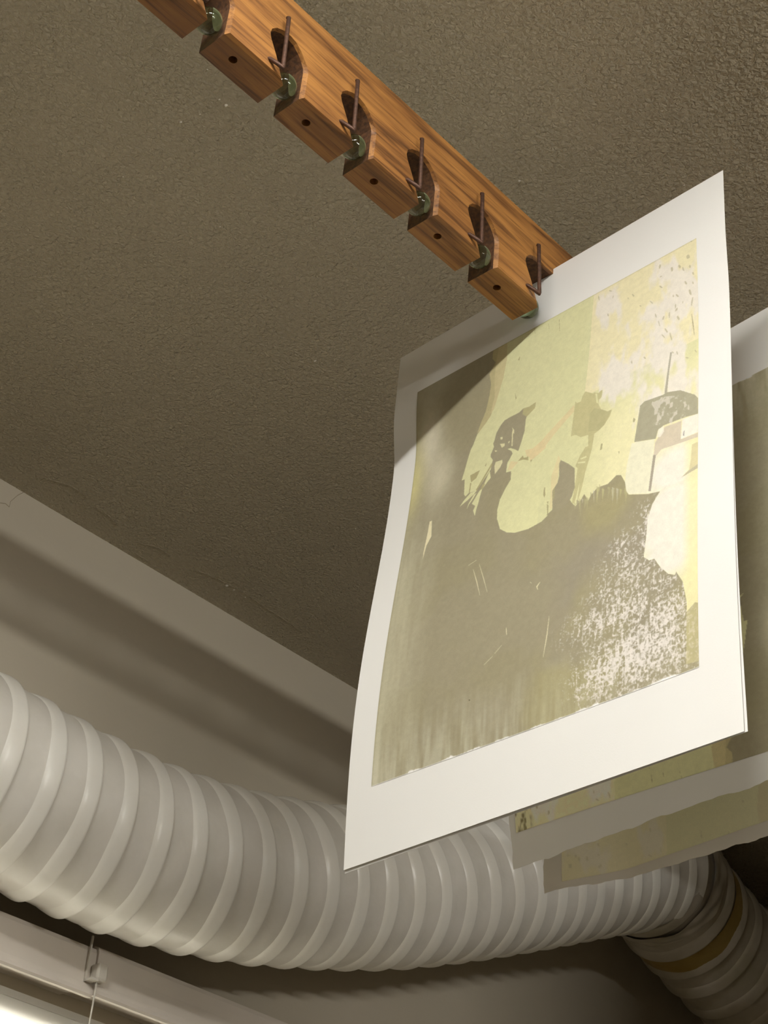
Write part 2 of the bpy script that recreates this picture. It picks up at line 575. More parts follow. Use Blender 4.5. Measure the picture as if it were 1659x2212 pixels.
# wire guards
wire_me = None
for k in NOTCHES:
    y = WALL_Y + k * PITCH
    if wire_me is None:
        pts = [(-0.830, -0.0475, 0.0135), (-0.823, -0.0445, 0.0115), (-0.818, -0.0395, 0.0062), (-0.8152, -0.0362, 0.0026), (-0.8150, -0.0350, 0.0022), (-0.8150, -0.0345, 0.0042),
               (-0.8153, -0.0348, 0.012), (-0.816, -0.0356, 0.040), (-0.8168, -0.0365, 0.0725), (-0.8185, -0.0367, 0.0735)]
        v, f = tube([(a - (BX0 + BX1) / 2, b, c) for a, b, c in pts], [0.0018, 0.0021] + [0.0021] * 7 + [0.0019], 10)
        w = mesh_obj('wire_guard', v, f, 'wire', None, True)
        wire_me = w.data
    else:
        w = bpy.data.objects.new('wire_guard', wire_me)
        C.objects.link(w)
    w.parent = rack
    w.location = (0, y - rack.location.y, 0)
# hanger rods up to the ceiling at both ends of the bar
for y in (BY0 + 0.05, BY1 - 0.03):
    v, f = tube([(-0.843, y, BZ1 - 0.01), (-0.843, y, (BZ1 + CEIL) / 2), (-0.843, y, CEIL)], 0.003, 10)
    mesh_obj('hanger_rod', v, f, 'steel', rack, True)

# glass marbles
MR = 0.0127
bm = bmesh.new(); bmesh.ops.create_uvsphere(bm, u_segments=40, v_segments=24, radius=MR)
marble_me = bpy.data.meshes.new('glass_marble'); bm.to_mesh(marble_me); bm.free()
marble_me.polygons.foreach_set('use_smooth', [True] * len(marble_me.polygons))
marble_me.materials.append(MAT['glass'])
held = {0: 'green glass marble pinching the front print in its notch', 2: 'green glass marble pinching the torn-edged print behind the front print', 3: 'green glass marble pinching the rearmost print on the rack'}
for k in NOTCHES:
    if k > 5:                  # the far end of the bar is hidden behind the prints
        continue
    m = bpy.data.objects.new('glass_marble', marble_me)
    C.objects.link(m)
    if k in held:
        m.location = (-0.848, WALL_Y + k * PITCH - 0.0145, BZ0 + 0.0160)
    else:
        m.location = (-0.8365, WALL_Y + k * PITCH - 0.0140, BZ0 + 0.0115)
    m.rotation_euler = (random.uniform(0, 6), random.uniform(0, 6), random.uniform(0, 6))
    if k in held:
        tag(m, held[k], 'marble')
    else:
        where = {-1: 'first empty rack notch counted from the front print', -2: 'second empty rack notch counted from the front print', -3: 'third empty rack notch counted from the front print',
                 -4: 'fourth empty rack notch counted from the front print', -5: 'fifth empty rack notch counted from the front print',
                 1: 'empty rack notch between the front print and the torn-edged print', 4: 'first empty rack notch past the rearmost print', 5: 'second empty rack notch past the rearmost print'}[k]
        tag(m, 'green glass marble in the ' + where, 'marble', 'marbles in the empty rack notches')


# ------------------------------------------------------------------ prints
def bil(c, u, v):
    """corner array TL, TR, BR, BL; u to the right, v down"""
    return (c[0] * (1 - u) * (1 - v) + c[1] * u * (1 - v) + c[2] * u * v + c[3] * (1 - u) * v)


class Sheet:
    def __init__(self, plane_y, corners, curl):
        self.y, self.c, self.curl = plane_y, np.asarray(corners, float), curl   # corners as (x, z)

    def point(self, u, v, off=0.0):
        u = np.asarray(u, float); v = np.asarray(v, float)
        x = bil(self.c[:, 0], u, v); z = bil(self.c[:, 1], u, v)
        return np.stack([x, self.y + self.curl(u, v) - off + 0 * x, z], -1)

    def uv(self, px, py):
        """where the sight line of a photo pixel meets the sheet"""
        u = v = 0.5
        for _ in range(25):
            q = on_y(px, py, self.y + float(self.curl(u, v)))
            x = bil(self.c[:, 0], u, v); z = bil(self.c[:, 1], u, v)
            e = 1e-4
            J = np.array([[(bil(self.c[:, 0], u + e, v) - x) / e, (bil(self.c[:, 0], u, v + e) - x) / e],
                          [(bil(self.c[:, 1], u + e, v) - z) / e, (bil(self.c[:, 1], u, v + e) - z) / e]])
            d = np.linalg.solve(J, [q[0] - x, q[2] - z])
            u += d[0]; v += d[1]
        return np.array([u, v])


def paper_mesh(sheet, parent, mat, nu=48, nv=72, deckle=0.0, th=0.0004, seed=1):
    rs = np.random.RandomState(seed)
    U, Vv = np.meshgrid(np.linspace(0, 1, nu), np.linspace(0, 1, nv))
    if deckle:
        wob = np.convolve(rs.randn(nu + 8), np.ones(3) / 3, 'same')[4:-4] * deckle
        Vv = Vv.copy(); Vv[-1] += wob
        wob2 = np.convolve(rs.randn(nv + 8), np.ones(3) / 3, 'same')[4:-4] * deckle
        U = U.copy(); U[:, 0] += wob2
    fr = sheet.point(U, Vv, th).reshape(-1, 3)
    bk = sheet.point(U, Vv, 0).reshape(-1, 3)
    N = nu * nv
    V = np.vstack([fr, bk])
    F = []
    for j in range(nv - 1):
        for i in range(nu - 1):
            a = j * nu + i
            F.append((a, a + nu, a + nu + 1, a + 1))
            F.append((N + a, N + a + 1, N + a + nu + 1, N + a + nu))
    edge = [i for i in range(nu)] + [j * nu + nu - 1 for j in range(1, nv)] + [(nv - 1) * nu + i for i in range(nu - 2, -1, -1)] + [j * nu for j in range(nv - 2, 0, -1)]
    ne = len(edge)
    V = np.vstack([V, fr[edge], bk[edge]])
    for i in range(ne):
        j = (i + 1) % ne
        F.append((2 * N + i, 2 * N + j, 2 * N + ne + j, 2 * N + ne + i))
    return mesh_obj('paper', V, F, mat, parent, True)


def ink_mesh(sheet, quad_uv, grid, parent, off=0.0007):
    """grid: rows x cols x 3 linear colours laid over the printed rectangle"""
    nv, nu, _ = grid.shape
    S, T = np.meshgrid(np.linspace(0, 1, nu), np.linspace(0, 1, nv))
    q = np.asarray(quad_uv)
    U = bil(q[:, 0], S, T); W = bil(q[:, 1], S, T)
    P = sheet.point(U, W, off).reshape(-1, 3) - np.array(parent_world(parent))
    me = bpy.data.meshes.new('printed_image')
    a = (np.arange(nv - 1)[:, None] * nu + np.arange(nu - 1)[None]).ravel()
    quads = np.stack([a, a + nu, a + nu + 1, a + 1], 1).astype(np.int32)
    me.vertices.add(len(P)); me.vertices.foreach_set('co', P.astype(np.float32).ravel())
    me.loops.add(quads.size); me.loops.foreach_set('vertex_index', quads.ravel())
    me.polygons.add(len(quads))
    me.polygons.foreach_set('loop_start', np.arange(0, quads.size, 4, dtype=np.int32))
    me.polygons.foreach_set('use_smooth', np.ones(len(quads), dtype=bool))
    me.update(calc_edges=True)
    ca = me.color_attributes.new('ink', 'FLOAT_COLOR', 'POINT')
    rgba = np.ones((len(P), 4), np.float32); rgba[:, :3] = grid.reshape(-1, 3)
    ca.data.foreach_set('color', rgba.ravel())
    me.materials.append(MAT['ink'])
    o = bpy.data.objects.new('printed_image', me)
    C.objects.link(o); o.parent = parent
    return o


def vnoise(nu, nv, fu, fv, seed):
    rs = np.random.RandomState(seed)
    g = rs.rand(int(fv) + 3, int(fu) + 3)
    x = np.linspace(0, fu, nu); y = np.linspace(0, fv, nv)
    xi = x.astype(int); yi = y.astype(int)
    xf = x - xi; yf = y - yi
    xf = xf * xf * (3 - 2 * xf); yf = yf * yf * (3 - 2 * yf)
    a = g[np.ix_(yi, xi)] * (1 - xf) + g[np.ix_(yi, xi + 1)] * xf
    b = g[np.ix_(yi + 1, xi)] * (1 - xf) + g[np.ix_(yi + 1, xi + 1)] * xf
    return a * (1 - yf[:, None]) + b * yf[:, None]


def fbm(nu, nv, fu, fv, seed, oct_=4):
    s = 0; w = 0
    for o in range(oct_):
        s = s + vnoise(nu, nv, fu * 2 ** o, fv * 2 ** o, seed + o) * 0.5 ** o
        w += 0.5 ** o
    return s / w


def lin(c):
    c = np.asarray(c, float) / 255.0
    return np.where(c <= 0.04045, c / 12.92, ((c + 0.055) / 1.055) ** 2.4)


def alb(rgb, white=(236, 231, 221)):
    """reflectance of an ink tone, given the tone and the bare paper beside it"""
    return lin(rgb) / lin(white) * np.array([0.87, 0.855, 0.82])


PY = 1.0255
sh1_px = [(866, 774), (1562, 368), (1608, 1580), (743, 1880)]
c1 = np.array([on_y(px, py, PY)[[0, 2]] for px, py in sh1_px])
def ease(v, a, b):
    t = np.clip((v - a) / (b - a), 0, 1)
    return t * t * (3 - 2 * t)


sheet1 = Sheet(PY, c1, lambda u, v: ease(v, 0.10, 0.26) * 0.009 * np.clip(1 - u, 0, 1.2) ** 1.5 * np.sin(2 * math.pi * v) + ease(v, 0.1, 0.26) * 0.003 * u ** 3 * np.sin(2 * math.pi * v))

PRINT_PX = [(903, 848), (1505, 515), (1511, 1442), (803, 1700)]
quad1 = np.array([sheet1.uv(*p) for p in PRINT_PX])
NU, NV = 600, 840


def to_st(px, py):
    """photo pixel -> position on the printed rectangle (0..1, 0..1)"""
    uv = sheet1.uv(px, py)
    s = t = 0.5
    for _ in range(12):
        p = bil(quad1, s, t)
        e = 1e-4
        J = np.stack([(bil(quad1, s + e, t) - p) / e, (bil(quad1, s, t + e) - p) / e], 1)
        d = np.linalg.solve(J, uv - p)
        s += d[0]; t += d[1]
    return s, t


CROP = {'A': (880, 740, 5.53), 'B': (1140, 740, 4.1475), 'C': (1220, 490, 5.184), 'D': (1160, 1040, 4.1475), 'E': (780, 1100, 3.456), 'P': (0, 0, 1.0)}


def st_poly(crop, pts):
    ox, oy, s = CROP[crop]
    return [to_st(ox + x / s, oy + y / s) for x, y in pts]


def cover(poly, soft=1):
    """antialiased coverage of a polygon on the colour grid"""
    P = np.array(poly) * [NU - 1, NV - 1]
    x0 = max(0, int(P[:, 0].min()) - 1); x1 = min(NU - 1, int(P[:, 0].max()) + 2)
    y0 = max(0, int(P[:, 1].min()) - 1); y1 = min(NV - 1, int(P[:, 1].max()) + 2)
    out = np.zeros((NV, NU))
    if x1 <= x0 or y1 <= y0:
        return out
    acc = np.zeros((y1 - y0 + 1, x1 - x0 + 1))
    for dx, dy in ((-.25, -.25), (.25, -.25), (-.25, .25), (.25, .25)):
        X = np.arange(x0, x1 + 1)[None] + dx
        Y = np.arange(y0, y1 + 1)[:, None] + dy
        ins = np.zeros(acc.shape, bool)
        for (ax, ay), (bx, by) in zip(P, np.roll(P, -1, 0)):
            if ay == by:
                continue
            cond = (ay > Y) != (by > Y)
            ins ^= cond & (X < (bx - ax) * (Y - ay) / (by - ay) + ax)
        acc += ins
    out[y0:y1 + 1, x0:x1 + 1] = acc / 4
    return out


G = np.zeros((NV, NU, 3))
Sg, Tg = np.meshgrid(np.linspace(0, 1, NU), np.linspace(0, 1, NV))


def lay(mask, col):
    global G
    col = np.asarray(col)
    G = G * (1 - mask[..., None]) + col * mask[..., None]


def fill(crop, pts, col, a=1.0):
    lay(cover(st_poly(crop, pts)) * a, col)


def blob(px, py, rs, rt, col, a=1.0, mod=None):
    s, t = to_st(px, py)
    m = np.exp(-(((Sg - s) / rs) ** 2 + ((Tg - t) / rt) ** 2)) * a
    if mod is not None:
        m = np.clip(m * mod, 0, 1)
    lay(m, col)


def stroke(crop, pts, w, col, a=1.0):
    ox, oy, s = CROP[crop]
    P = np.array([(ox + x / s, oy + y / s) for x, y in pts], float)
    L, Rr = [], []
    for i, p in enumerate(P):
        t = P[min(i + 1, len(P) - 1)] - P[max(i - 1, 0)]
        t /= np.linalg.norm(t) + 1e-9
        nrm = np.array([-t[1], t[0]])
        k = w * (0.35 if i in (0, len(P) - 1) else 1.0) / 2
        L.append(p + nrm * k); Rr.append(p - nrm * k)
    fill('P', [tuple(q) for q in L + Rr[::-1]], col, a)


TAN = alb((150, 140, 113))
TAN2 = alb((147, 137, 105))
YEL = alb((205, 200, 152))
CREAM = alb((226, 216, 176), (243, 240, 234))
PINKW = alb((229, 221, 208), (246, 243, 238))
WHT = alb((236, 231, 217), (250, 248, 244))
PEACH = alb((208, 188, 142))
GREY = alb((168, 162, 138), (246, 243, 238))
PALE = alb((228, 224, 196), (246, 244, 238))
DRK = alb((128, 120, 96), (246, 243, 238))
PAPER = np.array([0.87, 0.855, 0.82])

n_lo = fbm(NU, NV, 5, 7, 11)
n_streak = fbm(NU, NV, 70, 9, 21, 3)
n_fine = fbm(NU, NV, 150, 190, 31, 2)
n_worm = fbm(NU, NV, 75, 80, 41, 3)
G[:] = TAN
lay(np.clip((n_lo - 0.42) * 3, 0, 0.5), TAN2)
# paler, streaky left side and foot of the plate
edge_l = np.clip(1.0 - Sg / 0.17, 0, 1) * np.clip((Tg - 0.30) / 0.2, 0, 1)
lay(np.clip(edge_l * 0.75 * (0.45 + n_streak), 0, 0.75), alb((186, 178, 148)))
foot = np.clip((Tg - 0.86) / 0.14, 0, 1)
lay(np.clip(foot * (n_streak * 1.8 - 0.45) * 0.6, 0, 0.4), alb((200, 194, 168)))
blob(930, 960, .045, .09, alb((178, 165, 138), (205, 195, 180)), .9)
blob(950, 1030, .05, .07, alb((175, 162, 132), (205, 195, 180)), .8)
blob(893, 1045, .04, .09, alb((178, 164, 110), (205, 195, 180)), .9)
# green-tinged lower half beyond a soft slanted line
sl = to_st(920, 1395); sr = to_st(1260, 1262)
line = sl[1] + (Sg - sl[0]) * (sr[1] - sl[1]) / (sr[0] - sl[0])
lay(np.clip((Tg - line) * 40, 0, 1) * np.clip((Sg - 0.12) * 5, 0, 1) * np.clip((0.75 - Tg) * 6, 0, 1) * 0.5, alb((160, 153, 112)))

# the large light area
A2P = lambda pts, c: [(CROP[c][0] + x / CROP[c][2], CROP[c][1] + y / CROP[c][2]) for x, y in pts]
light = A2P([(1200, -60), (1195, 200), (1150, 430), (1090, 620), (1050, 740), (1000, 880), (940, 970), (840, 1100), (790, 1230), (760, 1290), (720, 1420), (690, 1530), (653, 1652),
             (690, 1638), (682, 1820), (700, 1842), (738, 1800), (830, 1775), (880, 1700), (1000, 1520), (1025, 1405), (1000, 1370), (1000, 1340), (1260, 1330), (1230, 1390), (1200, 1440),
             (1183, 1556), (1245, 1540), (1240, 1640), (1180, 1740), (1110, 1880), (1080, 2000), (1075, 2120)], 'A')
light += A2P([(1020, 80), (1040, 150), (1090, 175), (1150, 178), (1250, 150), (1350, 95), (1400, 45)], 'E')
light += A2P([(170, 1550), (225, 1500), (225, 1330), (270, 1260), (400, 1440), (430, 1470), (470, 1430), (510, 1360), (545, 1420), (570, 1370), (630, 1300), (720, 1270), (800, 1190), (840, 1190),
              (880, 1260), (890, 1340), (910, 1365), (1080, 1360), (1190, 1335), (1120, 1450), (1085, 1560)], 'B')
light += A2P([(1000, 260), (985, 480), (960, 680), (1010, 710), (1055, 695), (1110, 770), (1180, 830), (1240, 840), (1250, 810), (1310, 900), (1345, 1080), (1345, 1170), (1420, 1085), (1490, 1097)], 'D')
light += [(1530, 900), (1520, 480)]
fill('A', [(1035, 60), (1020, 200), (1060, 240), (985, 380), (1005, 500), (985, 640), (940, 830), (880, 970), (838, 1092), (900, 1030), (1010, 900), (1100, 700), (1210, 300), (1215, -60)], alb((180, 167, 124)))
mlight = cover(st_poly('P', light))
lay(mlight, YEL)
fill('A', [(1065, 250), (1045, 480), (1050, 640), (1000, 850), (1040, 800), (1095, 620), (1150, 430), (1195, 200), (1200, 0), (1100, 60)], alb((196, 182, 136)), .8)
# cream side of the light area
s_a, t_a = to_st(1284, 640); s_b, t_b = to_st(1264, 850)
cline = s_a + (Tg - t_a) * (s_b - s_a) / (t_b - t_a)
mc = mlight * (Sg > cline) * (Tg < t_b + 0.01)
lay(mc, CREAM)
soft = mlight * np.clip((Sg - cline - 0.02) * 9, 0, 1) * np.clip((Tg - t_b) * 8, 0, 1)
lay(soft, alb((226, 219, 174), (243, 240, 234)))
lay(mlight * np.clip((Tg - 0.42) * 4, 0, 0.6) * (Sg < 0.5), alb((217, 211, 158)))
patch = np.zeros_like(Sg)
for px, py, rs, rt, a in [(1318, 660, .05, .06, 1.0), (1340, 820, .09, .07, 1.1), (1400, 880, .07, .09, .9), (1430, 760, .09, .10, 1.0), (1470, 640, .09, .10, .95), (1440, 590, .07, .06, .8),
                          (1400, 690, .07, .06, .6), (1460, 830, .07, .1, .8)]:
    s, t = to_st(px, py)
    patch = np.maximum(patch, a * np.exp(-(((Sg - s) / rs) ** 2 + ((Tg - t) / rt) ** 2)))
pn = np.clip((patch + (fbm(NU, NV, 40, 22, 51, 4) - 0.5) * 1.3 - 0.42) * 3.2, 0, 1)
lay(pn * mlight * (Sg > cline) * 0.95, PINKW)
big = np.zeros_like(Sg)
for px, py, rs, rt, a in [(1460, 1010, .1, .06, 1.1), (1450, 1120, .11, .09, 1.3), (1445, 1200, .09, .05, 1.1)]:
    s, t = to_st(px, py)
    big = np.maximum(big, a * np.exp(-(((Sg - s) / rs) ** 2 + ((Tg - t) / rt) ** 2)))
lay(np.clip(big * 1.6 - 0.25, 0, 1) * mlight * (Tg > 0.42), WHT)
lay(mlight * np.clip((Sg - 0.955) * 40, 0, 1) * (Tg > 0.45) * 0.8, alb((236, 228, 176), (250, 248, 244)))

# figure, strips and marks on the left
fill('A', [(1000, 1345), (1040, 1250), (1030, 1210), (1045, 1175), (1070, 1080), (1125, 985), (1170, 930), (1260, 880), (1340, 840), (1390, 790), (1460, 770), (1540, 715), (1530, 785), (1430, 890),
           (1420, 920), (1405, 1060), (1370, 1180), (1330, 1300), (1290, 1280), (1240, 1265), (1200, 1275), (1250, 1300), (1262, 1335)], TAN)
fill('A', [(1390, 790), (1460, 770), (1540, 715), (1530, 785), (1430, 890), (1380, 860)], alb((176, 166, 118)), .8)
for p in ([(1115, 1135), (1145, 1130), (1140, 1160), (1118, 1162)], [(1110, 1215), (1170, 1208), (1165, 1240), (1135, 1260)], [(1210, 1190), (1232, 1178), (1215, 1212)], [(1045, 1290), (1080, 1295), (1060, 1312)],
          [(1255, 1015), (1282, 1050), (1280, 1092), (1268, 1085), (1260, 1240), (1248, 1240), (1255, 1080), (1265, 1045)],
          [(1045, 1480), (1060, 1430), (1140, 1405), (1140, 1440), (1110, 1500), (1050, 1575)]):
    fill('A', p, alb((205, 196, 152)))
for p in ([(630, 1965), (680, 1890), (760, 1800), (835, 1770), (800, 1815), (720, 1890)], [(712, 2000), (735, 1930), (800, 1820), (830, 1800), (790, 1870), (740, 1940)],
          [(775, 1930), (850, 1800), (920, 1700), (960, 1600), (990, 1540), (1000, 1620), (975, 1650), (900, 1750), (875, 1830), (850, 1930), (830, 1990), (810, 2075), (790, 2010), (815, 1955)]):
    fill('A', p, YEL)
for p in ([(755, 1590), (872, 1528), (830, 1622), (765, 1675)], [(755, 1680), (770, 1680), (750, 1800), (738, 1800)], [(1015, 1440), (1022, 1462), (885, 1690), (835, 1772), (822, 1765)],
          [(900, 1700), (935, 1690), (905, 1745), (875, 1770)], [(1325, 1420), (1385, 1352), (1395, 1380), (1430, 1375), (1452, 1345), (1450, 1410), (1390, 1402)], [(1470, 1400), (1497, 1402), (1480, 1435)],
          [(1325, 215), (1350, 165), (1345, 215)], [(1290, 600), (1300, 640), (1310, 665), (1298, 690)], [(930, 1480), (950, 1440), (945, 1480)], [(1645, 1740), (1655, 1820), (1638, 1860), (1630, 1790)]):
    fill('A', p, alb((165, 154, 112)))
fill('A', [(1240, 1420), (1330, 1430), (1250, 1520), (1200, 1530)], PEACH, .8)
fill('A', [(1410, 1290), (1500, 1270), (1580, 1200), (1640, 1150), (1660, 1260), (1560, 1350), (1500, 1390), (1430, 1360)], PEACH, .85)
fill('B', [(20, 960), (75, 945), (180, 820), (300, 690), (420, 560), (420, 620), (330, 720), (230, 840), (140, 960), (60, 1040), (20, 1060)], PEACH, .8)
fill('B', [(200, 1500), (215, 1200), (280, 1010), (300, 1060), (285, 1120), (270, 1260), (225, 1340), (230, 1480)], PEACH, .6)
# flower head, stem, dark column
FL = alb((183, 174, 128))
fill('B', [(390, 845), (430, 530), (445, 545), (480, 530), (495, 480), (520, 440), (590, 460), (600, 450), (640, 455), (660, 430), (675, 430), (665, 490), (640, 520), (640, 560), (660, 600), (720, 620),
           (760, 600), (740, 660), (690, 740), (640, 790), (600, 820), (580, 950), (550, 1060), (520, 1160), (490, 1300), (440, 1460), (400, 1440), (450, 1130), (430, 1110), (470, 1020), (520, 940),
           (545, 930), (545, 830), (480, 850), (430, 830)], FL)
fill('B', [(545, 800), (560, 640), (600, 590), (660, 600), (720, 620), (755, 605), (690, 740), (640, 790)], alb((170, 162, 120)), .7)
for p in ([(475, 1040), (530, 1018), (530, 1032), (480, 1052)], [(450, 1075), (520, 1066), (520, 1080), (455, 1087)], [(610, 460), (625, 460), (637, 550), (618, 540)], [(420, 1450), (470, 1250), (450, 1400), (435, 1465)]):
    fill('B', p, YEL)
fill('B', [(285, 1090), (300, 1055), (370, 1090), (425, 1130), (425, 1300), (400, 1380), (340, 1480), (260, 1520), (225, 1520), (225, 1330), (270, 1260), (285, 1200)], TAN)
for p in ([(150, 1300), (162, 1300), (155, 1390), (143, 1370)], [(172, 1430), (190, 1425), (185, 1450)], [(230, 1320), (248, 1300), (240, 1400), (228, 1420)], [(175, 1450), (190, 1460), (185, 1560), (178, 1560)],
          [(650, 970), (660, 910), (675, 905), (668, 960)], [(945, 715), (950, 675), (970, 690), (958, 718)], [(815, 980), (825, 975), (822, 1005)]):
    fill('B', p, alb((160, 150, 110)), .9)
# ragged strip hanging under the stem and grey wash beside it
for k in range(26):
    x = random.uniform(400, 880); y = 1270 + (640 - min(x, 640)) * 0.7 + random.uniform(0, 60)
    l = random.uniform(40, 170)
    fill('B', [(x, y), (x + random.uniform(10, 26), y + 10), (x + random.uniform(2, 8), y + l)], random.choice([FL, alb((188, 180, 160)), alb((172, 164, 124)), TAN]), .75)
# standing lamp at the right
fill('B', [(935, 905), (1140, 868), (1130, 1000), (1080, 1350), (910, 1362), (885, 1330), (875, 1250), (890, 1110)], PALE)
fill('B', [(958, 895), (1000, 640), (1010, 570), (1050, 530), (1220, 470), (1240, 450), (1370, 430), (1500, 470), (1530, 500), (1530, 640), (1420, 670), (1220, 745), (1170, 790), (1150, 865)], GREY)
fill('B', [(1280, 90), (1296, 90), (1270, 270), (1252, 455), (1228, 455)], alb((172, 165, 146), (246, 243, 238)))
fill('B', [(1380, 705), (1375, 870), (1530, 808), (1530, 848), (1200, 960), (1160, 1010), (1130, 1020), (1145, 900), (1230, 760)], alb((206, 193, 170), (246, 243, 238)))
fill('B', [(1175, 780), (1220, 750), (1225, 800), (1190, 850), (1160, 850)], WHT, .8)
fill('B', [(1128, 1010), (1152, 1010), (1106, 1335), (1084, 1335)], alb((165, 155, 138), (246, 243, 238)))
fill('B', [(1390, 690), (1530, 640), (1530, 805), (1375, 868)], WHT)
fill('B', [(1400, 800), (1408, 790), (1405, 840), (1395, 835)], alb((150, 146, 140), (246, 243, 238)))
fill('B', [(1475, 915), (1530, 890), (1530, 1125), (1380, 1212), (1450, 1140), (1465, 1050)], alb((213, 202, 158), (248, 245, 240)))
fill('B', [(1445, 1150), (1530, 1090), (1530, 1125), (1380, 1212)], alb((190, 180, 150), (248, 245, 240)))
mg = cover(st_poly('B', [(1080, 500), (1450, 470), (1450, 660), (1220, 745), (1130, 740), (1140, 600)]))
lay(np.clip((n_worm - 0.56) * 9, 0, 1) * mg * 0.5, PINKW)

# flecks over the upper right corner
for x, y, l, w, ang in [(1070, 450, 60, 22, 80), (1290, 450, 50, 30, 110), (1405, 450, 40, 22, 100), (1360, 630, 44, 24, 120), (1265, 775, 50, 22, 130), (770, 770, 44, 20, 130), (515, 722, 36, 18, 170),
                        (545, 790, 36, 12, 80), (490, 990, 40, 16, 100), (1275, 1025, 60, 28, 125), (1175, 990, 80, 16, 88), (1110, 1020, 60, 20, 75), (1025, 1000, 50, 16, 110), (900, 1470, 36, 20, 130),
                        (755, 1520, 44, 14, 100), (1140, 1165, 60, 26, 125), (1190, 1225, 110, 16, 105), (1110, 1230, 70, 14, 130), (1410, 740, 90, 26, 105), (1430, 840, 120, 16, 80), (1245, 890, 60, 18, 85),
                        (1385, 340, 60, 40, 60), (1440, 525, 36, 18, 120), (1440, 630, 36, 18, 110), (1080, 560, 30, 16, 30), (1080, 675, 50, 20, 150), (975, 850, 60, 12, 140), (850, 890, 34, 14, 160),
                        (715, 805, 24, 14, 100), (1220, 780, 30, 14, 100), (1325, 850, 30, 12, 80), (1375, 1470, 40, 14, 170), (1215, 1410, 40, 16, 140), (1265, 1420, 50, 14, 110), (385, 800, 60, 14, 100),
                        (1060, 1085, 80, 12, 105), (1255, 930, 60, 20, 60), (1205, 480, 60, 26, 95), (1330, 480, 50, 20, 110), (1470, 1395, 40, 16, 120), (1400, 155, 90, 26, 150)]:
    a = math.radians(ang); cs, sn = math.cos(a), -math.sin(a)
    P = []
    for k in range(8):
        b = 2 * math.pi * k / 8
        q = random.uniform(0.7, 1.15)
        dx, dy = l / 2 * math.cos(b) * q, w / 2 * math.sin(b) * q
        P.append((x + dx * cs + dy * sn, y + dx * sn - dy * cs))
    fill('C', P, alb((176, 166, 132), (240, 236, 228)), .75)
stroke('C', [(1425, 980), (1440, 1090), (1455, 1215)], 2.6, alb((168, 156, 120), (240, 236, 228)))
stroke('P', [(1155, 705), (1157, 722)], 2, alb((160, 150, 108)))
stroke('P', [(1186, 700), (1187, 712)], 2, alb((160, 150, 108)))
stroke('P', [(1209, 690), (1210, 716)], 2.2, alb((160, 150, 108)))

# worn lower right
mo = (1 - mlight) * np.clip((Sg - 0.50 + (n_lo - 0.5) * 0.25) * 12, 0, 1) * np.clip((Tg - 0.50) * 14, 0, 1)
for _ in range(3):
    mo[1:-1, 1:-1] = (mo[:-2, 1:-1] + mo[2:, 1:-1] + mo[1:-1, :-2] + mo[1:-1, 2:]) / 4
mo *= (1 - mlight)
lay(mo * 0.5 * np.clip((n_lo - 0.35) * 4, 0, 1), alb((168, 158, 112), (244, 240, 232)))
lay(mo * 0.45 * np.clip((vnoise(NU, NV, 7, 9, 77) - 0.45) * 4, 0, 1), alb((148, 138, 122), (244, 240, 232)))
wear = np.zeros_like(Sg)
for px, py, rs, rt, a in [(1360, 1230, .11, .08, .50), (1340, 1300, .12, .06, .58), (1430, 1260, .07, .05, .50), (1400, 1120, .05, .05, .50), (1330, 1330, .15, .05, .70), (1400, 1400, .19, .08, .92),
                          (1310, 1450, .11, .05, .80), (1440, 1330, .09, .06, .80), (1345, 1190, .06, .05, .45), (1300, 1480, .08, .04, .6)]:
    s, t = to_st(px, py)
    wear = np.maximum(wear, a * np.exp(-(((Sg - s) / rs) ** 2 + ((Tg - t) / rt) ** 2)))
ridge = 1 - np.abs(fbm(NU, NV, 140, 105, 41, 3) - 0.5) * 2
worm2 = 1 - np.abs(fbm(NU, NV, 110, 170, 91, 3) - 0.5) * 2
vert = fbm(NU, NV, 160, 30, 95, 2)
speckle = np.clip((wear * 1.25 + (ridge - 0.80) * 1.3 + (worm2 - 0.80) * 1.3 + (vert - 0.5) * 0.7 + (n_fine - 0.5) * 0.8 - 0.42) * 1.35, 0, 1)
speckle *= np.clip(wear * 5 - 0.4, 0, 1)
lay(speckle * (1 - mlight) * 0.88, alb((234, 227, 219), (250, 248, 244)))
fill('D', [(1345, 1170), (1420, 1085), (1500, 1097), (1500, 1600), (1340, 1640)], alb((192, 182, 138), (246, 243, 238)), .7)
# scratches in the dark field
SCR = alb((220, 208, 168))
fill('E', [(515, 95), (532, 88), (528, 205), (492, 272), (463, 376), (470, 320), (500, 180)], SCR)
for pts, w in (([(805, 422), (865, 382)], 1.8), ([(840, 450), (866, 540), (890, 645)], 1.6), ([(885, 410), (915, 510), (945, 620)], 1.3), ([(1087, 885), (1088, 912), (1090, 942)], 1.8),
               ([(920, 1165), (985, 1100)], 1.7), ([(1000, 1080), (1055, 1015)], 1.7), ([(1408, 800), (1390, 950), (1362, 1108)], 1.9), ([(1265, 545), (1275, 555)], 2.5), ([(1340, 545), (1315, 580), (1322, 605)], 2.5)):
    stroke('E', pts, w, SCR, .9)
fill('E', [(805, 1425), (812, 1420), (818, 1428), (810, 1434)], alb((90, 84, 60)))
# hand-printed edges: ragged foot, plate mark along the rim
rag = fbm(NU, NV, 45, 1, 61, 4)[0]
ragged = np.clip((Tg - (1 - 0.002 - 0.012 * np.clip(rag - 0.45, 0, 1) * (0.15 + 0.8 * (Sg > 0.12)))) * 300, 0, 1)
lay(ragged, PAPER)
rim = np.maximum(np.clip((0.006 - Sg) / 0.004, 0, 1), np.clip((0.004 - Tg) / 0.003, 0, 1))
lay(rim * 0.35, alb((140, 130, 100)))
G *= (0.94 + 0.12 * fbm(NU, NV, 90, 120, 71, 2))[..., None]
G = np.clip(G, 0.02, 0.9)

